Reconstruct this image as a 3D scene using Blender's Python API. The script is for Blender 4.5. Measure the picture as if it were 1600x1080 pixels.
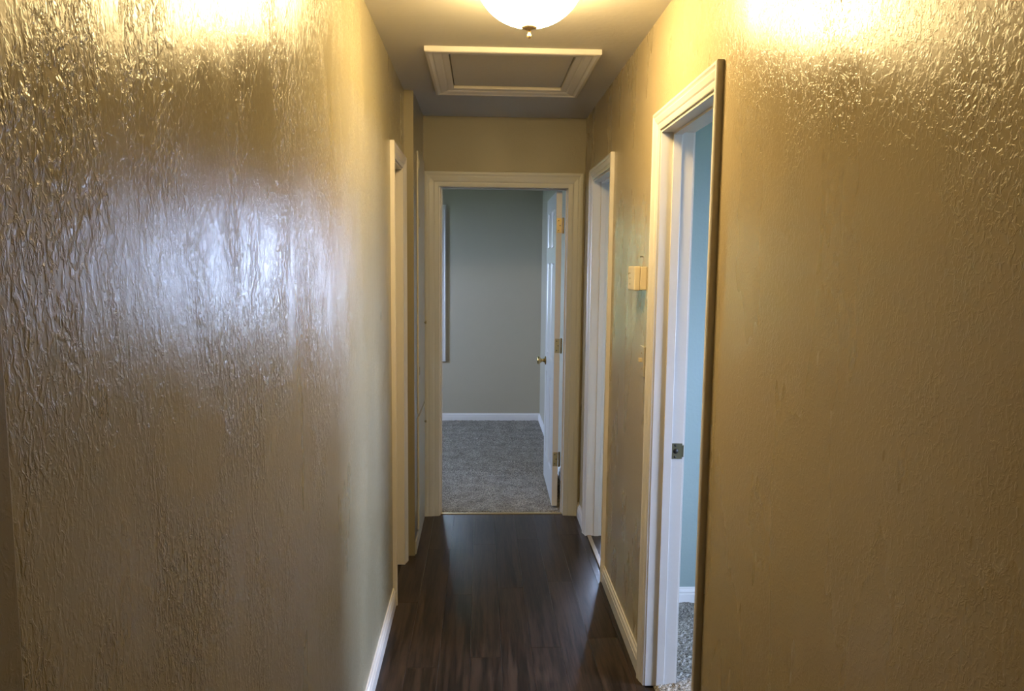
import bpy, bmesh, math, random
from mathutils import Vector, Matrix

random.seed(7)
scene = bpy.context.scene
for o in list(bpy.data.objects):
    bpy.data.objects.remove(o, do_unlink=True)
COL = scene.collection

# ------------------------------------------------------------------ camera
F, PITCH, YAW, ROLL, CH = 1166.47, .1076, .0424, -.0104, 1.5677
cy, sy, cp, sp = math.cos(YAW), math.sin(YAW), math.cos(PITCH), math.sin(PITCH)
cr, sr = math.cos(ROLL), math.sin(ROLL)
r0, f0, zz = Vector((cy, -sy, 0)), Vector((sy, cy, 0)), Vector((0, 0, 1))
fw, up = f0 * cp - zz * sp, f0 * sp + zz * cp
R, U = r0 * cr - up * sr, r0 * sr + up * cr
cam_data = bpy.data.cameras.new('camera')
cam_data.sensor_width = 36
cam_data.lens = 36 * F / 1600
cam_data.clip_start = .02
cam = bpy.data.objects.new('camera', cam_data)
M = Matrix((R, U, -fw)).transposed().to_4x4()
M.translation = (0, 0, CH)
cam.matrix_world = M
COL.objects.link(cam)
scene.camera = cam

# ------------------------------------------------------------------ light, exposure
SKY = 110.                       # overcast daylight, cool beside the warm lamp
LAMP = 104.0                     # glow of the glass dome
world = bpy.data.worlds.new('world')
scene.world = world
world.use_nodes = True
bg = world.node_tree.nodes['Background']
bg.inputs[0].default_value = (.51, .64, 1.0, 1)
bg.inputs[1].default_value = SKY


def portal(name, loc, rot, sx, sz):
    l = bpy.data.lights.new(name, 'AREA')
    l.shape = 'RECTANGLE'
    l.size, l.size_y = sx, sz
    l.cycles.is_portal = True
    o = bpy.data.objects.new(name, l)
    o.location, o.rotation_euler = loc, rot
    COL.objects.link(o)


H = math.pi / 2
portal('window_portal', (-.74, 7.58, 1.37), (-H, 0, 0), .7, 1.45)
portal('window_portal', (2.35, 7.58, 1.41), (-H, 0, 0), 1.7, 1.25)
portal('window_portal', (-2.82, 6.3, 1.55), (-H, 0, H), .65, 1.05)
portal('window_portal', (3.80, 1.40, 1.45), (-H, 0, -H), 1.35, 1.25)

scene.view_settings.view_transform = 'Standard'
scene.view_settings.look = 'None'
scene.view_settings.gamma = 1
scene.view_settings.use_curve_mapping = False
scene.view_settings.exposure = 0.0


# ------------------------------------------------------------------ materials
def mat(name):
    m = bpy.data.materials.new(name)
    m.use_nodes = True
    nt = m.node_tree
    return m, nt, nt.nodes['Principled BSDF']


def node(nt, kind, **kw):
    n = nt.nodes.new(kind)
    for k, v in kw.items():
        if k in n.inputs:
            n.inputs[k].default_value = v
        else:
            setattr(n, k, v)
    return n


def coords(nt, scale=(1, 1, 1)):
    t = node(nt, 'ShaderNodeTexCoord')
    m = node(nt, 'ShaderNodeMapping')
    m.inputs['Scale'].default_value = scale
    nt.links.new(t.outputs['Object'], m.inputs['Vector'])
    return m.outputs['Vector']


def noise(nt, vec, scale, detail=3, rough=.5, dist=0):
    n = node(nt, 'ShaderNodeTexNoise')
    n.inputs['Scale'].default_value = scale
    n.inputs['Detail'].default_value = detail
    n.inputs['Roughness'].default_value = rough
    n.inputs['Distortion'].default_value = dist
    nt.links.new(vec, n.inputs['Vector'])
    return n.outputs['Fac']


def ramp(nt, fac, a, b, ca=0., cb=1.):
    r = node(nt, 'ShaderNodeMapRange', interpolation_type='SMOOTHSTEP')
    nt.links.new(fac, r.inputs['Value'])
    for i, v in zip((1, 2, 3, 4), (a, b, ca, cb)):
        r.inputs[i].default_value = v
    return r.outputs['Result']


def mth(nt, op, a, b):
    n = node(nt, 'ShaderNodeMath', operation=op)
    for i, v in enumerate((a, b)):
        if isinstance(v, (int, float)):
            n.inputs[i].default_value = v
        else:
            nt.links.new(v, n.inputs[i])
    return n.outputs[0]


def mixc(nt, fac, a, b):
    n = node(nt, 'ShaderNodeMix', data_type='RGBA')
    nt.links.new(fac, n.inputs[0])
    n.inputs[6].default_value = (*a, 1)
    n.inputs[7].default_value = (*b, 1)
    return n.outputs[2]


def beckmann(nt, b, spec_ior=1.5, rough=None, color=None, normal=None, dist='BECKMANN'):
    """enamel: a matt body under a clear sheen with a short-tailed highlight"""
    nt.nodes.remove(b)
    d = node(nt, 'ShaderNodeBsdfDiffuse')
    g_ = node(nt, 'ShaderNodeBsdfAnisotropic', distribution=dist)
    fr = node(nt, 'ShaderNodeFresnel', IOR=spec_ior)
    mx_ = node(nt, 'ShaderNodeMixShader')
    nt.links.new(color, d.inputs['Color'])
    nt.links.new(rough, g_.inputs['Roughness'])
    for n in (d, g_, fr):
        nt.links.new(normal, n.inputs['Normal'])
    nt.links.new(fr.outputs[0], mx_.inputs[0])
    nt.links.new(d.outputs[0], mx_.inputs[1])
    nt.links.new(g_.outputs[0], mx_.inputs[2])
    nt.links.new(mx_.outputs[0], nt.nodes['Material Output'].inputs[0])


def textured_paint(name, col, relief, rough, smooth_bias=.0, tilt=.35, zs=.45, lump=.40, floor_=.10, fscale=85, wav=1.1,
                   ior=1.6):
    """satin paint over a hand-trowelled skim: small raised flakes in patches, faint brushed waves"""
    m, nt, b = mat(name)
    t = node(nt, 'ShaderNodeTexCoord')
    mp_ = node(nt, 'ShaderNodeMapping')
    mp_.inputs['Rotation'].default_value = (tilt, 0, 0)
    mp_.inputs['Scale'].default_value = (1, 1, zs)
    nt.links.new(t.outputs['Object'], mp_.inputs['Vector'])
    v = mp_.outputs['Vector']
    flake = ramp(nt, noise(nt, v, fscale, 4, .6, .9), .46, .62)
    lumps = ramp(nt, noise(nt, v, 38, 3, .55, 1.2), .45, .64)
    mask = ramp(nt, noise(nt, coords(nt, (1, 1, .55)), 4.2, 4, .62, .5), .40 + smooth_bias, .62 + smooth_bias)
    mask = mth(nt, 'ADD', mth(nt, 'MULTIPLY', mask, 1 - floor_), floor_)
    fine = noise(nt, coords(nt), 210, 3, .6)
    wave = noise(nt, coords(nt, (1, 1, .5)), 7, 2, .4)
    h = mth(nt, 'ADD', mth(nt, 'MULTIPLY', flake, .42), mth(nt, 'MULTIPLY', lumps, lump))
    h = mth(nt, 'MULTIPLY', h, mask)
    h = mth(nt, 'ADD', h, mth(nt, 'MULTIPLY', fine, .07))
    h = mth(nt, 'ADD', h, mth(nt, 'MULTIPLY', wave, wav))
    bp = node(nt, 'ShaderNodeBump')
    bp.inputs['Strength'].default_value = 1
    bp.inputs['Distance'].default_value = relief
    nt.links.new(h, bp.inputs['Height'])
    c2 = tuple(x * .92 for x in col)
    c_ = mixc(nt, noise(nt, coords(nt, (1, 1, .5)), 3.5, 4), c2, col)
    r_ = ramp(nt, noise(nt, coords(nt, (1, 1, .3)), 6, 3), .25, .75, rough - .03, rough + .04)
    beckmann(nt, b, ior, r_, c_, bp.outputs[0])
    return m


def plain(name, col, rough=.45, metal=0., bump=0., bscale=60, mottle=.06):
    m, nt, b = mat(name)
    c2 = tuple(x * (1 - mottle) for x in col)
    v = coords(nt)
    nt.links.new(mixc(nt, noise(nt, v, 14, 3), c2, col), b.inputs['Base Color'])
    b.inputs['Roughness'].default_value = rough
    b.inputs['Metallic'].default_value = metal
    if bump:
        bp = node(nt, 'ShaderNodeBump')
        bp.inputs['Distance'].default_value = bump
        bp.inputs['Strength'].default_value = 1
        nt.links.new(noise(nt, v, bscale, 3), bp.inputs['Height'])
        nt.links.new(bp.outputs[0], b.inputs['Normal'])
    return m


CREAM = (.35, .305, .190)
M_left = textured_paint('left_wall_paint', CREAM, .0016, .30, zs=.5, ior=1.62, fscale=135, floor_=.2)
M_right = textured_paint('right_wall_paint', (.43, .35, .21), .0008, .28, .0, -.6, .75, .06, .50, 105, .3)
M_shadewall = textured_paint('shaded_wall_paint', (.25, .215, .14), .0007, .40, .06, 0, .9, .12, .3, 70, .8, 1.45)  # wall paint darkened to stand in for weaker lamp light at the end
M_bed = plain('bedroom_wall_paint', (.47, .43, .33), .55, bump=.0006, bscale=70, mottle=.03)
M_sage = plain('pale_green_wall_paint', (.30, .385, .375), .55, bump=.0006, bscale=70, mottle=.03)
M_ceil = plain('ceiling_paint', (.50, .475, .42), .75, bump=.0010, bscale=45, mottle=.03)
M_trim = plain('white_trim_paint', (.58, .55, .51), .33, bump=.0006, bscale=22, mottle=.05)
M_creamtrim = plain('cream_trim_paint', (.40, .36, .29), .35, bump=.0005, bscale=22)
M_shadetrim = plain('shaded_trim_paint', (.45, .44, .39), .4, bump=.0006, bscale=22, mottle=.05)  # trim white with the end doorway's dimmer light put into the colour
M_newtrim = plain('fresh_white_trim_paint', (.80, .79, .78), .35, bump=.0003, bscale=22, mottle=.02)
M_door = plain('white_door_paint', (.60, .58, .55), .32, bump=.0004, bscale=20, mottle=.03)
M_brass = plain('brass', (.62, .46, .20), .28, 1., mottle=.35)
M_oldbrass = plain('dull_brass', (.42, .38, .24), .38, 1., mottle=.3)
M_dark = plain('dark_metal', (.03, .028, .025), .5, .6)
M_nickel = plain('brushed_brass', (.50, .39, .24), .35, .85, mottle=.1)
M_ivory = plain('ivory_plastic', (.60, .52, .38), .4, mottle=.03)
M_strip = plain('gold_metal_strip', (.60, .50, .30), .32, .8, mottle=.2)
M_tanwood = plain('tan_wood', (.30, .22, .14), .6, mottle=.2)
M_closet = plain('cupboard_paint', (.44, .41, .34), .4, bump=.0010, bscale=18, mottle=.14)
M_grass = plain('lawn', (.10, .14, .05), .9, mottle=.4)
M_leaf = plain('unseen_hedge_leaves', (.20, .27, .12), .5, mottle=.45)
M_base = plain('subfloor', (.02, .013, .009), .7)

# laminate
M_plank, nt, b = mat('dark_laminate')
oi = node(nt, 'ShaderNodeObjectInfo')
tc = node(nt, 'ShaderNodeTexCoord')
mp = node(nt, 'ShaderNodeMapping')
mp.inputs['Scale'].default_value = (1, .055, 1)
add = node(nt, 'ShaderNodeVectorMath', operation='ADD')
sc = node(nt, 'ShaderNodeVectorMath', operation='SCALE')
cmb = node(nt, 'ShaderNodeCombineXYZ', X=3., Y=17., Z=5.)
nt.links.new(oi.outputs['Random'], sc.inputs['Scale'])
nt.links.new(cmb.outputs[0], sc.inputs[0])
nt.links.new(tc.outputs['Object'], add.inputs[0])
nt.links.new(sc.outputs[0], add.inputs[1])
nt.links.new(add.outputs[0], mp.inputs['Vector'])
g1 = noise(nt, mp.outputs[0], 48, 5, .65, .25)
g2 = noise(nt, mp.outputs[0], 170, 4, .6)
g = mth(nt, 'ADD', mth(nt, 'MULTIPLY', g1, .7), mth(nt, 'MULTIPLY', g2, .3))
c = mixc(nt, ramp(nt, g, .38, .62), (.007, .0040, .0027), (.042, .024, .015))
hs = node(nt, 'ShaderNodeHueSaturation')
nt.links.new(c, hs.inputs['Color'])
nt.links.new(mth(nt, 'ADD', mth(nt, 'MULTIPLY', oi.outputs['Random'], .30), .85), hs.inputs['Value'])
bp = node(nt, 'ShaderNodeBump')
bp.inputs['Distance'].default_value = .0005
nt.links.new(g, bp.inputs['Height'])
beckmann(nt, b, 1.5, ramp(nt, g1, .3, .7, .28, .40), hs.outputs[0], bp.outputs[0], 'GGX')

# carpet
M_carpet, nt, b = mat('grey_fleck_carpet')
v = coords(nt)
fl = noise(nt, v, 170, 2, .7)
big = noise(nt, v, 9, 3, .6)
cc = node(nt, 'ShaderNodeMix', data_type='RGBA')
nt.links.new(ramp(nt, fl, .34, .66), cc.inputs[0])
cc.inputs[6].default_value = (.085, .080, .072, 1)
cc.inputs[7].default_value = (.52, .485, .425, 1)
hs = node(nt, 'ShaderNodeHueSaturation')
nt.links.new(cc.outputs[2], hs.inputs['Color'])
nt.links.new(ramp(nt, big, .3, .7, .78, 1.12), hs.inputs['Value'])
nt.links.new(hs.outputs[0], b.inputs['Base Color'])
b.inputs['Roughness'].default_value = .95
b.inputs['Specular IOR Level'].default_value = .1
bp = node(nt, 'ShaderNodeBump')
bp.inputs['Distance'].default_value = .006
nt.links.new(noise(nt, v, 190, 2, .7), bp.inputs['Height'])
nt.links.new(bp.outputs[0], b.inputs['Normal'])

# lamp glass: frosted, lit from inside
M_glow, nt, b = mat('lit_frosted_glass')
b.inputs['Base Color'].default_value = (.8, .76, .68, 1)
b.inputs['Roughness'].default_value = .3
b.inputs['Emission Color'].default_value = (1, .72, .325, 1)
b.inputs['Emission Strength'].default_value = LAMP

# window glass
M_pane, nt, b = mat('window_glass')
nt.nodes.remove(b)
lw = node(nt, 'ShaderNodeFresnel', IOR=1.45)
tr = node(nt, 'ShaderNodeBsdfTransparent', Color=(.95, .97, .96, 1))
gl = node(nt, 'ShaderNodeBsdfGlossy', Roughness=.02)
mx = node(nt, 'ShaderNodeMixShader')
nt.links.new(lw.outputs[0], mx.inputs[0])
nt.links.new(tr.outputs[0], mx.inputs[1])
nt.links.new(gl.outputs[0], mx.inputs[2])
nt.links.new(mx.outputs[0], nt.nodes['Material Output'].inputs[0])


# ------------------------------------------------------------------ helpers
def link(name, me, material, parent=None, loc=None):
    o = bpy.data.objects.new(name, me)
    if material and not me.materials:
        me.materials.append(material)
    COL.objects.link(o)
    if parent:
        o.parent = parent
    if loc is not None:
        o.location = loc
    return o


def finish(name, bm, material, parent=None, smooth=False, loc=None):
    bmesh.ops.recalc_face_normals(bm, faces=bm.faces[:])
    if smooth:
        for f in bm.faces:
            f.smooth = True
    me = bpy.data.meshes.new(name)
    bm.to_mesh(me)
    bm.free()
    return link(name, me, material, parent, loc)


def add_box(bm, x0, x1, y0, y1, z0, z1, bevel=0.):
    vs = [bm.verts.new((x, y, z)) for x in (x0, x1) for y in (y0, y1) for z in (z0, z1)]
    fs = [(0, 1, 3, 2), (4, 6, 7, 5), (0, 4, 5, 1), (2, 3, 7, 6), (0, 2, 6, 4), (1, 5, 7, 3)]
    faces = [bm.faces.new([vs[i] for i in f]) for f in fs]
    if bevel:
        es = list({e for f in faces for e in f.edges})
        bmesh.ops.bevel(bm, geom=es, offset=bevel, segments=2, affect='EDGES', profile=.5)


def boxes(name, material, bxs, parent=None, bevel=0., loc=None):
    bm = bmesh.new()
    for b_ in bxs:
        add_box(bm, *b_, bevel=bevel)
    return finish(name, bm, material, parent, loc=loc)


def add_lathe(bm, prof, n=24, axis='z', origin=(0, 0, 0)):
    """prof: (radius, height) pairs"""
    rings = []
    for r, h in prof:
        ring = []
        for i in range(n):
            a = 2 * math.pi * i / n
            p = (r * math.cos(a), r * math.sin(a), h)
            if axis == 'x':
                p = (p[2], p[0], p[1])
            elif axis == 'y':
                p = (p[0], p[2], p[1])
            ring.append(bm.verts.new(Vector(p) + Vector(origin)))
        rings.append(ring)
    for a, b_ in zip(rings, rings[1:]):
        for i in range(n):
            bm.faces.new((a[i], a[(i + 1) % n], b_[(i + 1) % n], b_[i]))
    for ring in (rings[0], rings[-1]):
        if (ring[0].co - ring[n // 2].co).length > 1e-6:
            bm.faces.new(ring)


def lathe(name, material, prof, parent=None, n=24, axis='z', origin=(0, 0, 0), loc=None):
    bm = bmesh.new()
    add_lathe(bm, prof, n, axis, origin)
    bmesh.ops.remove_doubles(bm, verts=bm.verts[:], dist=1e-6)
    o = finish(name, bm, material, parent, True, loc)
    return o


def empty(name, loc=(0, 0, 0)):
    o = bpy.data.objects.new(name, None)
    o.empty_display_size = .1
    o.location = loc
    COL.objects.link(o)
    return o


def structure(o):
    o['kind'] = 'structure'
    return o


def thing(o, label, cat, group=None):
    o['label'] = label
    o['category'] = cat
    if group:
        o['group'] = group
    return o


def sweep(name, pts_a, pts_b, material, parent=None):
    """a straight moulding: the same profile at both ends"""
    bm = bmesh.new()
    a = [bm.verts.new(p) for p in pts_a]
    b_ = [bm.verts.new(p) for p in pts_b]
    n = len(a)
    for i in range(n):
        bm.faces.new((a[i], a[(i + 1) % n], b_[(i + 1) % n], b_[i]))
    bm.faces.new(a)
    bm.faces.new(b_)
    return finish(name, bm, material, parent)


# colonial casing: thick outer edge falling in steps to a thin inner edge
CAS = [(0, 0), (0, .85), (.05, .98), (.16, 1.), (.24, .86), (.30, .80), (.36, .83), (.62, .62), (.70, .44),
       (.76, .46), (.94, .38), (1., .30), (1., 0)]


def casing(parent, a, b_, top, w, t, P, material=None, bottom=0., sill=False):
    """legs from a (outer) .. and b_ (outer) with a mitred head; P(s, out, z) -> world"""
    material = material or M_trim
    prof = [(u * w, k * t) for u, k in CAS]
    z0 = [bottom + (u if sill else 0) for u, k in prof]
    sweep('casing', [P(a + u, k, z) for (u, k), z in zip(prof, z0)], [P(a + u, k, top - u) for u, k in prof],
          material, parent)
    sweep('casing', [P(b_ - u, k, z) for (u, k), z in zip(prof, z0)], [P(b_ - u, k, top - u) for u, k in prof],
          material, parent)
    sweep('casing', [P(a + u, k, top - u) for u, k in prof], [P(b_ - u, k, top - u) for u, k in prof],
          material, parent)
    if sill:
        sweep('casing', [P(a + u, k, bottom + u) for u, k in prof], [P(b_ - u, k, bottom + u) for u, k in prof],
              material, parent)


BASE = [(0, 0), (0, .014), (.052, .014), (.055, .0115), (.062, .0115), (.065, .0125), (.072, .010), (.076, .006),
        (.084, .005), (.086, 0)]


def baseboard(name, P, a, b_, h=.086, material=None, shoe=True):
    k = h / .086
    prof = [(z * k, t) for z, t in BASE]
    o = sweep(name, [P(a, t, z) for z, t in prof], [P(b_, t, z) for z, t in prof], material or M_trim)
    return structure(o)


# ------------------------------------------------------------------ the shell
XL, XR, YE = -.395, .623, 4.553
WT = .115
XO = XR + WT            # room side of the right wall
ZC = 2.44
D1 = (2.020, 2.628)     # right doorway, near
D2 = (3.610, 4.190)     # right doorway, far
D3 = (-.245, .522)      # end doorway (x)
D4 = (3.370, 3.785)     # closet doorway on the left
ZO = 2.030
J = .016                # jamb thickness
YB = 7.407              # far outside wall
XE = 3.6                # right outside wall

structure(boxes('wall_left', M_left, [
    (XL - WT, XL, .56, D4[0] - J, 0, ZC),
    (XL - WT, XL, D4[0] - J, D4[1] + J, ZO + J, ZC),
    (XL - WT, XL, D4[1] + J, 3.905, 0, ZC)]))
XJ = -.347              # the wall steps in by the cupboard
structure(boxes('wall_left_recess', M_shadewall, [(XL - WT, XJ, 3.905, YE, 0, ZC)]))
structure(boxes('wall_right', M_right, [
    (XR, XO, -3.0, D1[0] - J, 0, ZC),
    (XR, XO, D1[0] - J, D1[1] + J, ZO + J, ZC),
    (XR, XO, D1[1] + J, D2[0] - J, 0, ZC),
    (XR, XO, D2[0] - J, D2[1] + J, ZO + J, ZC),
    (XR, XO, D2[1] + J, YE, 0, ZC)]))
structure(boxes('wall_back', M_shadewall, [
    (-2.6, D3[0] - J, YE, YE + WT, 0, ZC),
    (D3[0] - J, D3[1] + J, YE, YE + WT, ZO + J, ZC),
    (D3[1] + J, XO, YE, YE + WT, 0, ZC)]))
XB = .600
structure(boxes('wall_bedroom_right', M_bed, [(XB, XO, YE + WT, YB, 0, ZC)]))
W1 = (-1.03, -.409, .669, 2.078)
W3 = (1.50, 3.20, .80, 2.02)
W2 = (.75, 2.05, .85, 2.05)
structure(boxes('wall_far', M_bed, [
    (-2.6, W1[0], YB, YB + .14, 0, ZC), (W1[0], W1[1], YB, YB + .14, 0, W1[2]),
    (W1[0], W1[1], YB, YB + .14, W1[3], ZC), (W1[1], W3[0], YB, YB + .14, 0, ZC),
    (W3[0], W3[1], YB, YB + .14, 0, W3[2]), (W3[0], W3[1], YB, YB + .14, W3[3], ZC),
    (W3[1], XE + .15, YB, YB + .14, 0, ZC)]))
structure(boxes('wall_outer_right', M_sage, [
    (XE, XE + .15, -3.0, W2[0], 0, ZC), (XE, XE + .15, W2[0], W2[1], 0, W2[2]),
    (XE, XE + .15, W2[0], W2[1], W2[3], ZC), (XE, XE + .15, W2[1], YB, 0, ZC)]))
structure(boxes('wall_side_room', M_sage, [(XO, XE, 3.315, 3.43, 0, ZC)]))
structure(boxes('wall_side_room_near', M_sage, [(XO, XE, -.71, -.6, 0, ZC)]))
W4 = (6.00, 6.60, 1.05, 2.06)
structure(boxes('wall_outer_left', M_bed, [
    (-2.75, -2.6, -3.0, W4[0], 0, ZC), (-2.75, -2.6, W4[0], W4[1], 0, W4[2]),
    (-2.75, -2.6, W4[0], W4[1], W4[3], ZC), (-2.75, -2.6, W4[1], YB + .14, 0, ZC)]))
structure(boxes('wall_front', M_shadewall, [(-2.75, XE + .15, -3.15, -3.0, 0, ZC)]))
structure(boxes('wall_near_left', M_shadewall, [(-2.6, XL - WT, .44, .56, 0, ZC)]))
HX = (-.140, .392)      # attic opening in the ceiling
HY = (3.215, 3.818)
structure(boxes('ceiling', M_ceil, [
    (-2.75, XE + .15, -3.15, HY[0], ZC, ZC + .1), (-2.75, XE + .15, HY[1], YB + .14, ZC, ZC + .1),
    (-2.75, HX[0], HY[0], HY[1], ZC, ZC + .1), (HX[1], XE + .15, HY[0], HY[1], ZC, ZC + .1)]))
floor = structure(boxes('floor', M_base, [(-2.75, XE + .15, -3.15, YB + .14, -.12, -.009)]))
structure(boxes('ground', M_grass, [(-25, 25, -25, 32, -.7, -.55)]))



# unseen foliage added past the bedroom window to dim its sky light
def unseen_hedge(x0, x1, y0, y1, z0, z1, n):
    rnd = random.Random(11)
    bm = bmesh.new()
    add_box(bm, x0 + .15, x1 - .15, y0 + .15, y1 - .15, z0, z1 - .15)
    for i in range(n):
        side = rnd.random()
        p = Vector((rnd.uniform(x0, x1), y0 + rnd.uniform(0, .25), rnd.uniform(z0, z1))) if side < .7 else \
            Vector((rnd.uniform(x0, x1), rnd.uniform(y0, y1), z1 - rnd.uniform(0, .25)))
        a = Vector((rnd.uniform(-1, 1), rnd.uniform(-1, 1), rnd.uniform(-1, 1))).normalized()
        c = a.cross(Vector((rnd.uniform(-1, 1), rnd.uniform(-1, 1), rnd.uniform(-1, 1)))).normalized()
        l, w = rnd.uniform(.06, .12), rnd.uniform(.025, .045)
        bm.faces.new([bm.verts.new(q) for q in (p - a * l, p + c * w, p + a * l, p - c * w)])
    o = finish('unseen_hedge', bm, M_leaf)
    structure(o)


unseen_hedge(-3.2, .2, 9.1, 10.0, -.55, 2.75, 5200)

# planks of the hall, each its own board
PW, PL = .1245, 1.215
rows = 9


def plank(x0, x1, y0, y1):
    bm = bmesh.new()
    w, l = x1 - x0, y1 - y0
    lo = [bm.verts.new(p) for p in ((0, 0, -.009), (w, 0, -.009), (w, l, -.009), (0, l, -.009))]
    mi = [bm.verts.new(p) for p in ((0, 0, -.0006), (w, 0, -.0006), (w, l, -.0006), (0, l, -.0006))]
    e = .0005
    hi = [bm.verts.new(p) for p in ((e, e, 0), (w - e, e, 0), (w - e, l - e, 0), (e, l - e, 0))]
    for a, b_ in ((lo, mi), (mi, hi)):
        for i in range(4):
            bm.faces.new((a[i], a[(i + 1) % 4], b_[(i + 1) % 4], b_[i]))
    bm.faces.new(hi)
    bm.faces.new(lo)
    finish('plank', bm, M_plank, floor, loc=(x0, y0, 0))


g = .0002
x_start = XL - .012
for r in range(rows):
    x0 = x_start + r * PW
    x1 = min(x0 + PW, XR)
    if x1 - x0 < .02:
        continue
    y = -.3 - (r * .47 % 1) * PL
    while y < YE:
        y1 = min(y + PL, YE + .028)
        if YE - y1 < .10 and y1 < YE:
            y1 = YE + .028
        plank(x0 + g, x1 - g, y + g, y1 - g)
        y = y1
# boards running on through the far right doorway
for y0, y1 in ((3.45, 3.66), (3.66, 3.90), (3.90, 4.14), (4.14, 4.30)):
    plank(XR + .03, 1.6, y0 + g, y1 - g)


# carpets: a pile surface with real unevenness
def carpet(name, x0, x1, y0, y1, step, label):
    bm = bmesh.new()
    nx, ny = int((x1 - x0) / step), int((y1 - y0) / step)
    rnd = random.Random(3)
    grid = []
    for j in range(ny + 1):
        row = []
        for i in range(nx + 1):
            edge = i in (0, nx) or j in (0, ny)
            zt = -.006 if edge else .008 + rnd.uniform(-.0035, .0035)
            dx, dy = (0, 0) if edge else (rnd.uniform(-.3, .3) * step, rnd.uniform(-.3, .3) * step)
            row.append(bm.verts.new((x0 + (x1 - x0) * i / nx + dx, y0 + (y1 - y0) * j / ny + dy, zt)))
        grid.append(row)
    for j in range(ny):
        for i in range(nx):
            bm.faces.new((grid[j][i], grid[j][i + 1], grid[j + 1][i + 1], grid[j + 1][i]))
    o = finish(name, bm, M_carpet)
    thing(o, label, 'carpet')


carpet('carpet', -2.6, XB, YE + .045, YB, .014, 'grey flecked carpet in the bedroom beyond the end doorway')
carpet('carpet', XR + .035, 1.75, .6, 3.315, .011, 'grey flecked carpet in the side room through the near right doorway')

# baseboards
PR = lambda s, t, z: (XR - t, s, z)
PLf = lambda s, t, z: (XL + t, s, z)
PE = lambda s, t, z: (s, YE - t, z)
PB = lambda s, t, z: (s, YB - t, z)
PBR = lambda s, t, z: (XB - t, s, z)
PS = lambda s, t, z: (s, 3.315 - t, z)
baseboard('baseboard_right', PR, 2.69, 3.55)
baseboard('baseboard_right_end', PR, 4.25, YE)
baseboard('baseboard_right_near', PR, -2.9, 1.962)
baseboard('baseboard_left', PLf, .63, 3.31)
baseboard('baseboard_bedroom_far', PB, -2.6, XB, .080, M_newtrim)
baseboard('baseboard_bedroom_right', PBR, YE + WT, YB - .014, .080, M_newtrim)
baseboard('baseboard_side_room', PS, XO, XE, .078, M_newtrim)
# flat board on the near end of the left wall
structure(boxes('trim_1', M_shadewall, [(XL, XL + .006, .545, .622, 0, ZC)], bevel=.002))


# ------------------------------------------------------------------ doorways
def jambs(parent, P, a, b_, depth):
    """P(s, d, z): s along the wall, d into the wall from the hall face"""
    def bx(name, s0, s1, d0, d1, z0, z1, bev=.001):
        p, q = P(s0, d0, z0), P(s1, d1, z1)
        lo = [min(i, k) for i, k in zip(p, q)]
        hi = [max(i, k) for i, k in zip(p, q)]
        return boxes(name, M_trim, [(lo[0], hi[0], lo[1], hi[1], lo[2], hi[2])], parent, bev)
    bx('jamb', a - J, a, 0, depth, 0, ZO + J)
    bx('jamb', b_, b_ + J, 0, depth, 0, ZO + J)
    bx('head_jamb', a, b_, 0, depth, ZO, ZO + J)
    s0, s1 = depth * .36, depth * .62
    k = .008
    bx('door_stop', a, a + k, s0, s1, 0, ZO - k)
    bx('door_stop', b_ - k, b_, s0, s1, 0, ZO - k)
    bx('door_stop', a, b_, s0, s1, ZO - k, ZO)


PRJ = lambda s, d, z: (XR + d, s, z)
PRO = lambda s, t, z: (XO + t, s, z)
# end doorway into the bedroom
door1 = structure(empty('door_1', (0, 0, 0)))
casing(door1, -.343, .613, 2.118, .090, .018, PE, M_shadetrim)
jambs(door1, lambda s, d, z: (s, YE + d, z), *D3, WT)
PEB = lambda s, t, z: (s, YE + WT + t, z)
casing(door1, -.315, .592, 2.10, .065, .014, PEB)
# near right doorway
door2 = structure(empty('door_2', (0, 0, 0)))
casing(door2, 1.964, 2.690, 2.100, .060, .020, PR)
jambs(door2, PRJ, *D1, WT)
casing(door2, 1.962, 2.692, 2.095, .062, .016, PRO)
# far right doorway
door3 = structure(empty('door_3', (0, 0, 0)))
casing(door3, 3.551, 4.250, 2.100, .060, .020, PR)
jambs(door3, PRJ, *D2, WT)
casing(door3, 3.549, 4.252, 2.095, .062, .016, PRO)
# closet on the left, shut
door4 = structure(empty('door_4', (0, 0, 0)))
casing(door4, 3.311, 3.845, 2.098, .060, .020, PLf)
jambs(door4, lambda s, d, z: (XL - d, s, z), *D4, WT)
boxes('door_leaf', M_door, [(XL - .108, XL - .073, D4[0] + .003, D4[1] - .003, .012, ZO - .004)], door4, .002)


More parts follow.
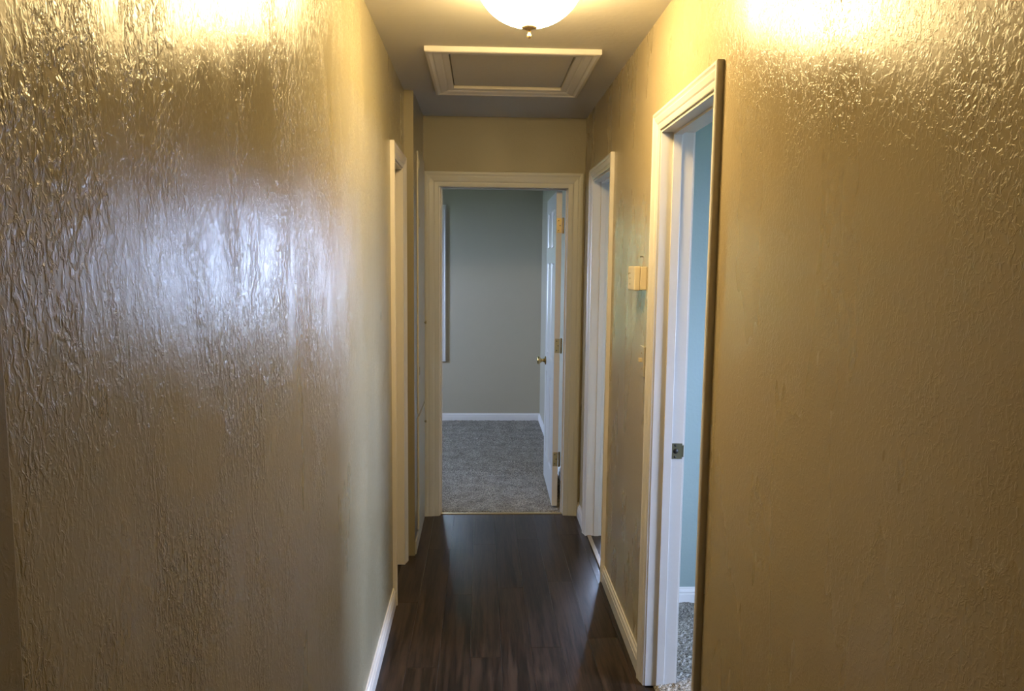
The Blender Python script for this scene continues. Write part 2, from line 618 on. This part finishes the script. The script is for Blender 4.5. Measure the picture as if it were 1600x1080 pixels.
# six panel bedroom door, swung open against the right
def panel_leaf(width, height, thick):
    """slab with raised fields in sunk panels on both faces; local: x thickness, y width, z height"""
    bm = bmesh.new()
    st, mid = .105, .085
    pw = (width - 2 * st - mid) / 2
    zs = [(.20, .80), (.92, 1.56), (1.66, 1.90)]
    ys = [(st, st + pw), (st + pw + mid, width - st)]
    cut_y = sorted({0, width, *[v for p in ys for v in p]})
    cut_z = sorted({0, height, *[v for p in zs for v in p]})
    for side, x in ((-1, 0.), (1, thick)):
        V = {(y, z): bm.verts.new((x, y, z)) for y in cut_y for z in cut_z}
        for i in range(len(cut_y) - 1):
            for j in range(len(cut_z) - 1):
                q = [V[cut_y[i], cut_z[j]], V[cut_y[i + 1], cut_z[j]], V[cut_y[i + 1], cut_z[j + 1]],
                     V[cut_y[i], cut_z[j + 1]]]
                if (cut_y[i], cut_y[i + 1]) in ys and (cut_z[j], cut_z[j + 1]) in zs:
                    y0, y1, z0, z1 = cut_y[i], cut_y[i + 1], cut_z[j], cut_z[j + 1]
                    prev = q
                    for ins, dep in ((.010, .007), (.020, .007), (.038, .002)):
                        xx = x - side * dep
                        cur = [bm.verts.new((xx, yy, zz_)) for yy, zz_ in
                               ((y0 + ins, z0 + ins), (y1 - ins, z0 + ins), (y1 - ins, z1 - ins), (y0 + ins, z1 - ins))]
                        for k in range(4):
                            bm.faces.new((prev[k], prev[(k + 1) % 4], cur[(k + 1) % 4], cur[k]))
                        prev = cur
                    bm.faces.new(prev)
                else:
                    bm.faces.new(q)
    e = [bm.verts.new((x, y, z)) for x in (0, thick) for y in (0, width) for z in (0, height)]
    for f in ((0, 4, 5, 1), (2, 3, 7, 6), (0, 2, 6, 4), (1, 5, 7, 3)):
        bm.faces.new([e[i] for i in f])
    return bm


LX, LY, LZ = .4650, YE + WT + .004, .022
leaf = finish('door_leaf', panel_leaf(.732, 2.000, .035), M_door, door1, loc=(LX, LY, LZ))
leaf.rotation_euler = (0, 0, math.radians(-.6))
kn = lathe('door_knob', M_brass, [(.030, 0), (.031, -.003), (.026, -.008), (.013, -.011), (.0105, -.026), (.016, -.034),
                                  (.025, -.043), (.0285, -.052), (.026, -.060), (.016, -.0635), (0, -.064)],
           leaf, 24, 'x', (0, .668, .862))
lathe('door_knob', M_brass, [(.030, .035), (.031, .038), (.026, .043), (.013, .046), (.0105, .06), (.016, .068),
                             (.025, .077), (.024, .086), (0, .09)], leaf, 24, 'x', (0, .668, .862))
boxes('latch_plate', M_brass, [(.006, .029, .7315, .7335, .834, .890)], leaf)


def hinge(z, parent):
    bm = bmesh.new()
    add_box(bm, .4700, .5000, LY - .0025, LY, z - .045, z + .045, .0005)            # leaf on the door edge
    add_box(bm, D3[1] - .0022, D3[1], LY - .040, LY - .006, z - .045, z + .045)     # leaf on the jamb
    add_lathe(bm, [(.0001, z - .050), (.004, z - .048), (.0058, z - .045), (.0058, z + .045), (.004, z + .048),
                   (.0001, z + .050)], 12, 'z', (.5080, LY - .0045, 0))
    o = finish('hinge', bm, M_brass, parent)
    bm = bmesh.new()
    for dz, dx in ((.030, .480), (0., .489), (-.030, .480)):
        add_lathe(bm, [(.0034, 0), (.0034, -.0008), (.0001, -.0009)], 10, 'y', (dx, LY - .0025, z + dz))
    finish('hinge_screw', bm, M_dark, o)


for z in (1.813, 1.062, .330):
    hinge(z, door1)

# strike plate on the near right doorway
sp_ = empty('strike_plate', (XR + .091, D1[1], .901))
sp_.parent = door2
boxes('plate', M_oldbrass, [(-.020, .020, -.0016, 0, -.029, .029)], sp_, .0006)
boxes('lip', M_oldbrass, [(.0195, .026, -.0022, -.0002, -.022, .022)], sp_, .0006)
lathe('latch_hole', M_dark, [(.0095, 0), (.0095, -.0020), (0, -.0021)], sp_, 16, 'y', (-.004, 0, 0))
for dz in (-.021, .021):
    lathe('screw', M_dark, [(.0042, 0), (.0042, -.0020), (0, -.0022)], sp_, 12, 'y', (-.006, 0, dz))

# metal strips between the floors
def strip(x0, x1, y0, y1, label, m=None):
    o = boxes('threshold_strip', m or M_strip, [(x0, x1, y0, y1, -.001, .006)], bevel=.0025)
    thing(o, label, 'threshold')


strip(D3[0] + .001, D3[1] - .001, YE + .020, YE + .044,
      'thin gold threshold strip where dark floorboards meet the bedroom carpet')
strip(XR + .004, XR + .028, D2[0] + .001, D2[1] - .001,
      'narrow tan threshold strip across the far right doorway', M_tanwood)


# ------------------------------------------------------------------ windows
def window(name, a, b_, z0, z1, P, with_casing=True):
    """P(s, d, z): d>0 goes out through the wall"""
    w = structure(empty(name))

    def bx(nm, s0, s1, d0, d1, za, zb, m, par=w, bev=.002):
        p, q = P(s0, d0, za), P(s1, d1, zb)
        lo = [min(i, k) for i, k in zip(p, q)]
        hi = [max(i, k) for i, k in zip(p, q)]
        return boxes(nm, m, [(lo[0], hi[0], lo[1], hi[1], lo[2], hi[2])], par, bev)
    f = .035
    bx('frame', a, a + f, .0, .13, z0, z1, M_trim)
    bx('frame', b_ - f, b_, .0, .13, z0, z1, M_trim)
    bx('frame', a + f, b_ - f, .0, .13, z1 - f, z1, M_trim)
    bx('frame', a + f, b_ - f, .0, .13, z0, z0 + f, M_trim)
    zm = (z0 + z1) / 2
    for lo_, hi_, d in ((z0 + f, zm + .018, .05), (zm - .018, z1 - f, .085)):
        s = empty('sash')
        s.parent = w
        t = .03
        bx('rail', a + f, b_ - f, d, d + t, lo_, lo_ + .036, M_trim, s)
        bx('rail', a + f, b_ - f, d, d + t, hi_ - .036, hi_, M_trim, s)
        bx('stile', a + f, a + f + .036, d, d + t, lo_ + .036, hi_ - .036, M_trim, s)
        bx('stile', b_ - f - .036, b_ - f, d, d + t, lo_ + .036, hi_ - .036, M_trim, s)
        bx('pane', a + f + .034, b_ - f - .034, d + .012, d + .016, lo_ + .034, hi_ - .034, M_pane, s, 0)
    casing(w, a - .066, b_ + .066, z1 + .066, .070, .020, lambda s, t, z: P(s, -t, z), bottom=z0 - .066, sill=True)
    return w


window('window_1', *W1, lambda s, d, z: (s, YB + d, z))
window('window_2', *W2, lambda s, d, z: (XE + d, s, z))
window('window_3', *W3, lambda s, d, z: (s, YB + d, z))
window('window_4_added', *W4, lambda s, d, z: (-2.6 - d, s, z))  # unseen, added to bring more daylight into the bedroom

# ------------------------------------------------------------------ things
# attic hatch in the ceiling
hatch = thing(empty('attic_hatch', (.126, 3.516, ZC)),
              'white moulded frame around the attic hatch panel in the ceiling', 'hatch')
hx0, hx1, hy0, hy1 = -.234, .486, 3.122, 3.909
prof = [(u * .094, k * .022) for u, k in CAS]
cxo, cyo = .126, 3.516
corner = lambda u, k: [(hx0 + u - cxo, hy0 + u - cyo, -k), (hx1 - u - cxo, hy0 + u - cyo, -k),
                       (hx1 - u - cxo, hy1 - u - cyo, -k), (hx0 + u - cxo, hy1 - u - cyo, -k)]
for i in range(4):
    sweep('frame_moulding', [corner(u, k)[i] for u, k in prof], [corner(u, k)[(i + 1) % 4] for u, k in prof],
          M_trim, hatch)
boxes('hatch_panel', M_ceil, [(HX[0] + .004 - cxo, HX[1] - .004 - cxo, HY[0] + .004 - cyo, HY[1] - .006 - cyo,
                               .006, .02)], hatch, .001)
boxes('lid_stop', M_ceil, [(HX[0] - .05 - cxo, HX[1] + .05 - cxo, HY[0] - .05 - cyo, HY[1] + .05 - cyo, .101, .12)], hatch)

# ceiling lamp
LPX, LPY, LPZ = .144, 2.380, ZC
lamp = thing(empty('ceiling_lamp', (LPX, LPY, LPZ)),
             'lit frosted glass dome lamp with brass finial on the hall ceiling', 'ceiling lamp')
lathe('base_pan', M_nickel, [(.0001, 0), (.176, 0), (.178, -.006), (.176, -.016), (.168, -.020), (.0001, -.020)], lamp, 48)
dome = [(.166, -.006)]
for i in range(1, 17):
    a = H * i / 16
    dome.append((.166 * math.cos(a) if i < 16 else 0., -.006 - .138 * math.sin(a) ** 1.05))
lathe('glass_dome', M_glow, dome, lamp, 48)
lathe('finial', M_nickel, [(.0001, -0.1430), (.022, -0.1450), (.0245, -0.1480), (.018, -0.1520), (.008, -0.1540), (.0045, -0.1590),
                           (.0042, -0.1660), (.0068, -0.1700), (.0070, -0.1740), (.0045, -0.1790), (0, -0.1810)], lamp, 24)

# thermostat
th = thing(empty('thermostat', (XR, 2.86, 1.5215)),
           'small ivory thermostat box on the right wall between two doorways', 'thermostat')
boxes('back_plate', M_ivory, [(-.023, 0, -.064, .058, -.043, .044)], th, .002)
boxes('cover', M_ivory, [(-.046, -.0235, -.060, .062, -.046, .046)], th, .004)
for dz in (.020, .0, -.022):
    lathe('button', M_oldbrass, [(.0035, -.046), (.0035, -.0475), (0, -.0480)], th, 12, 'x', (0, .020, dz))
lathe('button', M_oldbrass, [(.0035, -.046), (.0035, -.0475), (0, -.0480)], th, 12, 'x', (0, .045, .018))

# light switch
sw = thing(empty('light_switch', (XR, 2.815, 1.207)),
           'painted light switch plate under the thermostat beside the near doorway', 'switch')
boxes('plate', M_creamtrim, [(-.006, 0, -.035, .035, -.057, .057)], sw, .0025)
tg = boxes('toggle', M_ivory, [(-.019, -.004, -.005, .005, -.004, .012)], sw, .0015)
for dz in (-.030, .030):
    lathe('screw', M_nickel, [(.0038, -.006), (.0036, -.0074), (0, -.0080)], sw, 12, 'x', (0, 0, dz))

# nail over the thermostat
nl = lathe('nail', M_dark, [(.0014, 0), (.0014, -.010), (.0034, -.0105), (.0034, -.012), (0, -.0125)], None, 10, 'x',
           loc=(XR, 2.865, 1.604))
thing(nl, 'small dark nail in the right wall above the thermostat', 'nail')

# linen cupboard set in the stepped left wall
lc = thing(empty('linen_cupboard', (XJ, 4.27, 0)),
           'scuffed pale linen cupboard front on the left beside the end doorway', 'cupboard')


def slab(name, y0, y1, z0, z1, parent):
    return boxes(name, M_closet, [(.0005, .011, y0, y1, z0, z1)], parent, .003)


ud = slab('upper_door', -.205, .235, .745, 2.165, lc)
ld = slab('lower_door', -.205, .235, .085, .725, lc)
boxes('toe_board', M_closet, [(.0005, .006, -.345, .255, 0, .070)], lc, .001)
for z in (2.10, 1.79, .98):
    boxes('hinge', M_oldbrass, [(.0105, .0135, -.175, -.155, z - .022, z + .022)], ud, .0008)
for par, z in ((ud, 1.22), (ld, .62)):
    lathe('knob', M_oldbrass, [(.005, .011), (.005, .016), (.009, .019), (.009, .023), (0, .025)], par, 14, 'x',
          (0, .195, z))
